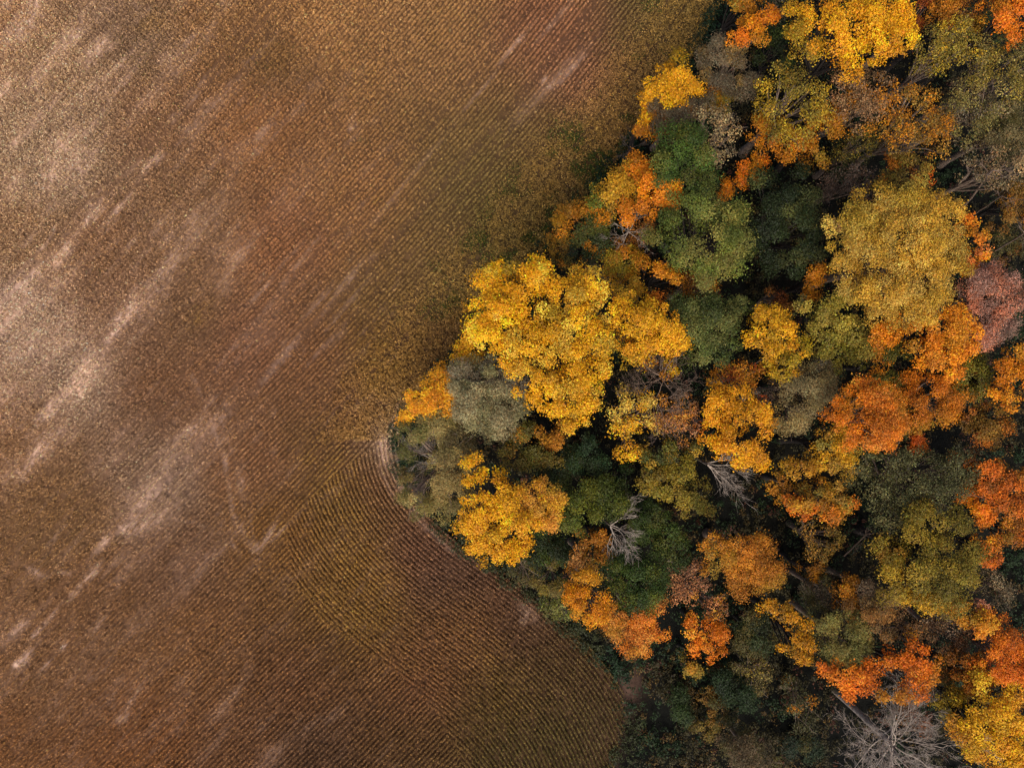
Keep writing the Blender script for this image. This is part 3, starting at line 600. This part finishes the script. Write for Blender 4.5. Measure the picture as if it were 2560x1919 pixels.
T('silvery grey-tan round willow beside the leftmost yellow-orange tree','feather',12,(164,150,106),[(1165,935,42,(150,136,104)),(1215,935,44,(122,110,86)),(1175,985,42),(1235,985,46),(1280,960,36,(116,102,80)),(1200,1030,44),(1250,1040,48),(1280,1005,36),(1270,1070,32),(1220,1070,30),(1145,955,24)],(140,132,86),.35,name='willow_tree')
T('large olive-tan willow at the very tip of the wood','feather',11,(142,126,66),[(1050,1060,34,(124,120,60)),(1095,1065,40),(1020,1085,30,(118,112,54)),(1135,1085,38,(118,102,60)),(1150,1130,38,(126,110,66)),(1160,1185,34),(1130,1175,40,(156,134,80)),(1125,1230,42,(154,132,76)),(1100,1270,34),(1065,1260,30,(128,112,52)),(1170,1230,28,(120,106,60)),(1005,1125,24,(116,110,50)),(1020,1240,22,(112,102,40)),(1010,1190,16,(120,100,46)),(1150,1270,24),(1040,1265,24),(1100,1110,26)],(164,144,84),.3,name='willow_tree')
T('low dark shrub hollow inside the tip willow beneath the bare fan','sparse',4,(84,78,36),[(1040,1130,28),(1050,1190,30),(1040,1225,26),(1080,1150,22)],DGRN,.3,name='bush',cat='bush')
T('golden tree below the tip willow beside bare plough rows','clump',15,GOLD,[(1195,1175,34),(1220,1190,36),(1195,1225,36),(1250,1220,36),(1225,1255,38),(1270,1260,38),(1190,1280,36),(1235,1295,40),(1280,1300,40),(1170,1310,26),(1200,1340,36),(1250,1345,38),(1295,1340,34),(1230,1375,30),(1270,1380,26),(1185,1360,22),(1320,1310,26),(1310,1370,20)],(240,160,36),.3)
T('peach-gold crown fused to the right side of lower golden tree','fine',14,(240,160,60),[(1330,1225,28),(1365,1230,32),(1340,1270,34),(1385,1265,30),(1350,1305,28),(1380,1300,22),(1395,1235,18)],(250,170,40),.4)
T('amber and green crown between silvery willow and dark green firs','clump',11,(206,138,32),[(1320,1085,32),(1300,1110,30,(170,122,34)),(1340,1115,32),(1390,1105,34,(190,124,32)),(1420,1085,24,(196,130,30)),(1290,1150,28,(110,96,34)),(1330,1155,28,(120,100,34)),(1370,1145,28,(130,108,34)),(1260,1125,22,(110,96,34))],(110,100,36),.35)
T('blue-green dark crown just below biggest golden-yellow tree','green',10,(52,76,46),[(1465,1120,34),(1480,1160,36),(1440,1150,26)],DGRN,.3)
T('mid green crown right of the amber and green crown','green',10,(70,84,34),[(1390,1180,34),(1420,1160,26),(1400,1220,28),(1370,1200,22)],DGRN,.3)
T('dark green crown spotted lime, up-left of the white fan snag','green',12,(74,86,28),[(1460,1240,36),(1510,1240,38),(1540,1270,34),(1500,1290,32),(1440,1280,26),(1430,1310,26,(98,106,36))],(112,118,34),.3)
T('deep green crown in shade right of the white fan snag','green',10,(50,72,30),[(1620,1250,30),(1600,1330,34),(1590,1390,34),(1560,1200,34),(1550,1400,30)],GRN,.3)
T('low dark green crown right of the lower golden tree','green',7,(44,56,28),[(1370,1350,34),(1340,1400,30),(1400,1390,30)],GRN,.2)
T('rusty crown split by dark gaps below the white fan snag','clump',10,(200,122,46),[(1470,1345,24),(1500,1350,22),(1480,1385,26),(1510,1390,20)],AMB,.3)
T('peach thin crown on top of the fiery orange lower edge crown','sparse',11,(232,154,80),[(1445,1385,20),(1450,1410,26),(1435,1430,20),(1470,1425,18)],AMB,.3)
T('fiery orange crown at the lower left edge of wood','fine',13,(252,148,26),[(1440,1460,28),(1475,1460,32),(1450,1495,34),(1490,1495,36),(1480,1530,30),(1515,1500,24),(1440,1525,20),(1500,1540,20)],(252,166,40),.3)
T('tan-green bush left of fiery orange crown on the field edge','feather',7,(140,118,66),[(1365,1425,28),(1380,1460,30),(1350,1450,22)],OLV,.35,name='bush',cat='bush')
T('pale green bush at field edge under the tan-green bush','sparse',5,(124,122,58),[(1395,1500,26),(1375,1520,22),(1410,1530,22)],LGRN,.4,name='bush',cat='bush')
T('dark brown-olive bush under the lower golden tree on field edge','sparse',4,(92,80,42),[(1300,1410,28),(1320,1440,28),(1290,1440,20)],DOLV,.4,name='bush',cat='bush')
T('green crown between fiery orange and pinkish-brown crowns','green',12,(62,84,30),[(1550,1430,34),(1600,1430,38),(1560,1470,36),(1610,1470,38),(1650,1450,30),(1590,1500,28),(1640,1490,26)],(96,108,38),.35)
T('coppery orange crown right below the fiery orange crown','fine',12,(238,128,46),[(1545,1540,32,(206,112,40)),(1590,1530,34,(214,110,40)),(1630,1545,30),(1560,1575,34),(1605,1580,38),(1590,1610,30),(1640,1590,22),(1650,1510,18,BRN),(1535,1570,22)],(244,144,74),.35)
T('brown twiggy crown right above the lone orange crown','sparse',10,(174,112,64),[(1750,1510,26),(1790,1520,28),(1800,1545,20)],(216,136,50),.3)
T('lone orange crown surrounded by dark undergrowth','clump',10,(238,116,28),[(1740,1580,26,(222,128,34)),(1775,1590,30),(1760,1620,30),(1795,1605,24),(1785,1635,22),(1735,1615,20),(1735,1560,16),(1805,1580,14)],(236,134,44),.35)
T('tiny olive-amber tuft tree under the lone orange crown','clump',7,(150,112,34),[(1725,1665,16),(1745,1675,14)],AMB,.2)
# --- lower right
T('slim amber crown left of the lower olive tree','clump',12,(222,142,30),[(1950,1530,20),(1925,1520,16),(1975,1545,18),(1985,1580,24),(2000,1610,28),(1975,1625,18),(2015,1575,22),(2000,1640,16)],(180,130,34),.3)
T('lower olive tree with green boughs above a wide scarlet-orange crown','feather',13,(122,116,56),[(2080,1570,38),(2110,1600,40),(2150,1620,36),(2080,1620,34),(2140,1570,32),(2120,1640,30)],(144,128,60),.35)
T('brown-amber feathery crown right above the lower olive tree','feather',13,(166,116,54),[(2160,1535,34),(2190,1560,32),(2210,1530,30),(2150,1550,22,AMB)],(140,110,64),.35)
T('brown twig crown right of brown-amber feathery crown','sparse',11,(134,100,60),[(2260,1550,34),(2280,1580,30),(2240,1600,24)],AMB,.2)
T('wide scarlet-orange crown above the big dead tree','clump',14,(238,106,26),[(2075,1670,26),(2110,1685,34),(2150,1690,34),(2130,1715,24),(2190,1680,36),(2230,1695,36),(2270,1680,36),(2300,1650,34),(2290,1615,22),(2330,1670,28),(2325,1700,22),(2240,1640,26),(2210,1640,24),(2290,1720,24),(2230,1735,20)],(240,130,40),.3)
T('dark brown twiggy crown above the rust-brown lower crown','sparse',10,(124,88,54),[(2350,1560,36),(2390,1590,38),(2400,1560,26),(2420,1610,24)],(150,124,96),.3)
T('gold-orange crown topping the dark twiggy lower right crown','clump',14,(240,152,44),[(2410,1530,26),(2440,1540,24),(2425,1560,20),(2390,1520,20,AMB),(2455,1520,16,PINK)],ORG,.3)
T('dim green-brown crown right of the wide scarlet-orange crown','green',9,(96,82,32),[(2370,1640,34),(2360,1690,28)],BRN,.3)
T('rust-brown crown in front of the scarlet right edge crown','clump',12,(164,94,30),[(2410,1660,34),(2440,1680,32),(2400,1710,32),(2430,1730,28)],(190,104,34),.35)
T('scarlet-orange crown on the right edge near the bottom corner','fine',14,(232,112,30),[(2480,1570,30),(2520,1600,38),(2550,1630,34),(2490,1620,30),(2520,1660,38),(2550,1680,32),(2480,1670,24),(2500,1550,18)],(216,96,30),.35)
T('small yellow-green crown between scarlet crown and dead tree','clump',9,(158,130,32),[(2360,1730,24),(2385,1750,26),(2365,1775,22)],OLV,.4)
T('bright yellow tree filling the bottom right corner','clump',14,(244,172,28),[(2470,1720,34,(206,160,36)),(2500,1745,36),(2545,1740,34),(2440,1770,30),(2400,1800,30,(214,150,32)),(2450,1810,38),(2500,1800,40),(2545,1800,36),(2410,1840,32),(2460,1860,38),(2510,1860,40),(2550,1870,36),(2540,1910,34),(2500,1905,30),(2420,1870,22)],(222,150,30),.3)
T('dark rust low crown glimpsed beneath the big dead tree','sparse',6,(128,60,30),[(2290,1800,30),(2310,1820,24),(2280,1770,20)],BRN,.3)
T('tan-grey dim crown at the bottom edge left of the dead tree','feather',8,(112,94,64),[(1840,1870,34),(1880,1890,38),(1910,1905,34),(1860,1915,30)],DOLV,.35)
T('dim dark green bush amid the lower undergrowth, right of amber bush','green',5,(46,64,34),[(1830,1720,36),(1860,1740,30),(1800,1700,26)],DGRN,.3,name='bush',cat='bush')
T('dim amber bush in the lower undergrowth','clump',5,(132,96,34),[(1790,1770,22),(1805,1800,24),(1780,1750,16)],DOLV,.4,name='bush',cat='bush')
T('small leaf-green bush nearest the brown track in undergrowth','green',4,(58,78,38),[(1705,1750,22),(1695,1780,18),(1720,1800,18)],DGRN,.3,name='bush',cat='bush')
T('mustard bush below the dim amber bush near the bottom','clump',4,(110,92,34),[(1770,1830,24),(1750,1815,16)],OLV,.3,name='bush',cat='bush')
T('dark green crown between lone orange crown and slim amber crown','green',7,(52,64,32),[(1880,1560,34),(1910,1600,32),(1870,1620,28)],DOLV,.3)
T('olive-brown low crown right of the lone orange crown','sparse',6,(96,84,42),[(1860,1660,32),(1900,1680,30),(1920,1720,26)],OLV,.3)
T('dark bush with amber flecks left of the big dead tree','sparse',5,(84,80,44),[(1990,1760,34),(2020,1800,32),(1970,1720,28)],AMB,.15,name='bush',cat='bush')
T('dark teal-green bush at the bottom left of big dead tree','green',4,(46,62,42),[(1990,1860,34),(2040,1880,30)],DOLV,.2,name='bush',cat='bush')

# ---------------------------------------------------------------- bare trees
dead_tree('big bare silver-grey dead tree with thick leaning trunk at bottom edge', (2085,1722), (2235,1862), 13.0, 6.6, 20, M_dead, fork=.74, lev=4, rad=.36, elev=(-.2,1.1), limbrad=.24)
dead_tree('white dead snag over the black gap in the middle of wood', (1720,1130), (1768,1160), 11, 4.6, 5, M_dead, fork=.85, az=(-75,20), lev=3, rad=.13, elev=(-.1,.5), twist=.4)
dead_tree('white fan-shaped dead snag right of the lower golden tree', (1500,1290), (1526,1312), 12, 3.9, 6, M_dead, fork=.88, az=(-85,60), lev=3, rad=.11, elev=(-.1,.5), twist=.4)
dead_tree('bare fan of pale branches inside the willow at the tip', (1110,1140), (1092,1158), 8, 4.0, 7, M_dead, fork=.7, az=(120,190), lev=3, rad=.11, elev=(0,.5), twist=.28)
dead_tree('lower bare fan of grey branches inside the tip willow', (1110,1180), (1088,1188), 7.5, 3.6, 5, M_deadbrown, fork=.7, az=(185,245), lev=3, rad=.10, elev=(-.05,.4), twist=.3)
dead_tree('grey bushy tangle of bare twigs in front of rusty orange crown', (1555,600), (1572,578), 13, 2.6, 7, M_dead, fork=.8, lev=3, rad=.09)
dead_tree('bare pinkish-grey boughs under right golden tree', (1640,950), (1655,940), 14, 4.6, 6, M_deadbrown, fork=.85, lev=3, rad=.12, elev=(-.1,.5))
dead_tree('bare grey boughs poking from the thin pale yellow tree', (1630,1000), (1640,995), 14, 3.8, 6, M_deadbrown, fork=.88, lev=3, rad=.10, elev=(-.1,.6))
dead_tree('bare snag standing on field edge left of narrow yellow tree', (1588,365), (1580,370), 5, 2.4, 5, M_deadbrown, fork=.5, lev=3, rad=.06)
dead_tree('leaning bare pole trunk crossing the black gap on the right, upper one', (2385,545), (2481,425), 14, 2.4, 3, M_deadbrown, fork=.9, lev=2, rad=.13)
dead_tree('second bare pole trunk in the right black gap, lower and thinner', (2400,560), (2508,487), 12, 2.0, 3, M_deadbrown, fork=.9, lev=2, rad=.09)
dead_tree('bare pole trunk reaching the right edge beside dim olive crown', (2440,660), (2562,582), 14, 2.2, 3, M_deadbrown, fork=.9, lev=2, rad=.10)
dead_tree('thin bare branch tree in the black gap left of yellow-olive crown', (2110,1390), (2165,1335), 8, 2.2, 3, M_deadbrown, fork=.8, lev=2, rad=.08)
dead_tree('bare twigs above the big golden tree beside amber crown', (1520,700), (1530,715), 9, 2.8, 5, M_deadbrown, fork=.6, lev=3, rad=.07)

# ---------------------------------------------------------------- undergrowth on the forest floor and the weedy margin
def undergrowth():
    n = 40000
    x = rng.uniform(-16, 62, n); y = rng.uniform(-46, 46, n)
    d = seg_dist(x, y, EDGE); k = d > -.6
    x, y, d = x[k], y[k], d[k]
    px, py = px_of(x, y)
    dens = fbm(x*.35, y*.35, 101)
    margin = np.exp(-(d/1.6)**2)
    track = np.exp(-(((px-1555+(py-1750)*.35)/60)**2))*sstep(1640, 1720, py)
    low = sstep(1450, 1600, py)*sstep(2150, 1900, px)
    pr = sstep(.25, .5, dens)*(.45+.5*low)+margin*.9
    k = rng.random(len(x)) < pr*(1-.93*track)
    x, y, d, px, py, margin, low = x[k], y[k], d[k], px[k], py[k], margin[k], low[k]
    n = len(x); print('undergrowth plants', n)
    L = 26
    z = rng.uniform(.2, .7, n) + (1-margin)*(rng.random(n)**2*1.6)*(.5+low)
    r = rng.uniform(.2, .5, n)
    dr = unit(rng.normal(size=(n*L, 3)))
    pos = np.repeat(np.stack([x, y, z], 1), L, 0)+dr*np.repeat(r, L)[:, None]*np.array([1, 1, .8])
    pos[:, 2] = np.maximum(pos[:, 2], .04)
    nr = unit(dr*.5+np.array([0, 0, .7])+rng.normal(0, .4, (n*L, 3)))
    V = leaf_quads(pos, nr, rng.uniform(.12, .26, n*L), .5)
    t = fbm(x*.3, y*.3, 111); q = rng.random(n)
    c = np.where((t < .5)[:, None], lin((40, 56, 28)), lin((62, 56, 30)))
    c = np.where((q < .12)[:, None], lin((96, 74, 34)), c); c = np.where((q > .93)[:, None], lin((84, 50, 34)), c)
    mg = np.where((fbm(x*.2, y*.2, 120) < .5)[:, None], lin((34, 54, 28)), lin((56, 60, 30)))
    c = np.where((margin > .3)[:, None], mg*rng.uniform(.7, 1.2, (n, 1)), c)
    c = np.repeat(c, L, 0)*rng.lognormal(0, .3, (n*L, 1))
    o = leaves_obj('undergrowth', V, c, M_leaf)
    prop(o, 'dark green and brown undergrowth between and beneath the trees', 'undergrowth', kind='stuff')
undergrowth()
print('trees', TREE_N[0], 'faces', sum(len(m.polygons) for m in bpy.data.meshes))
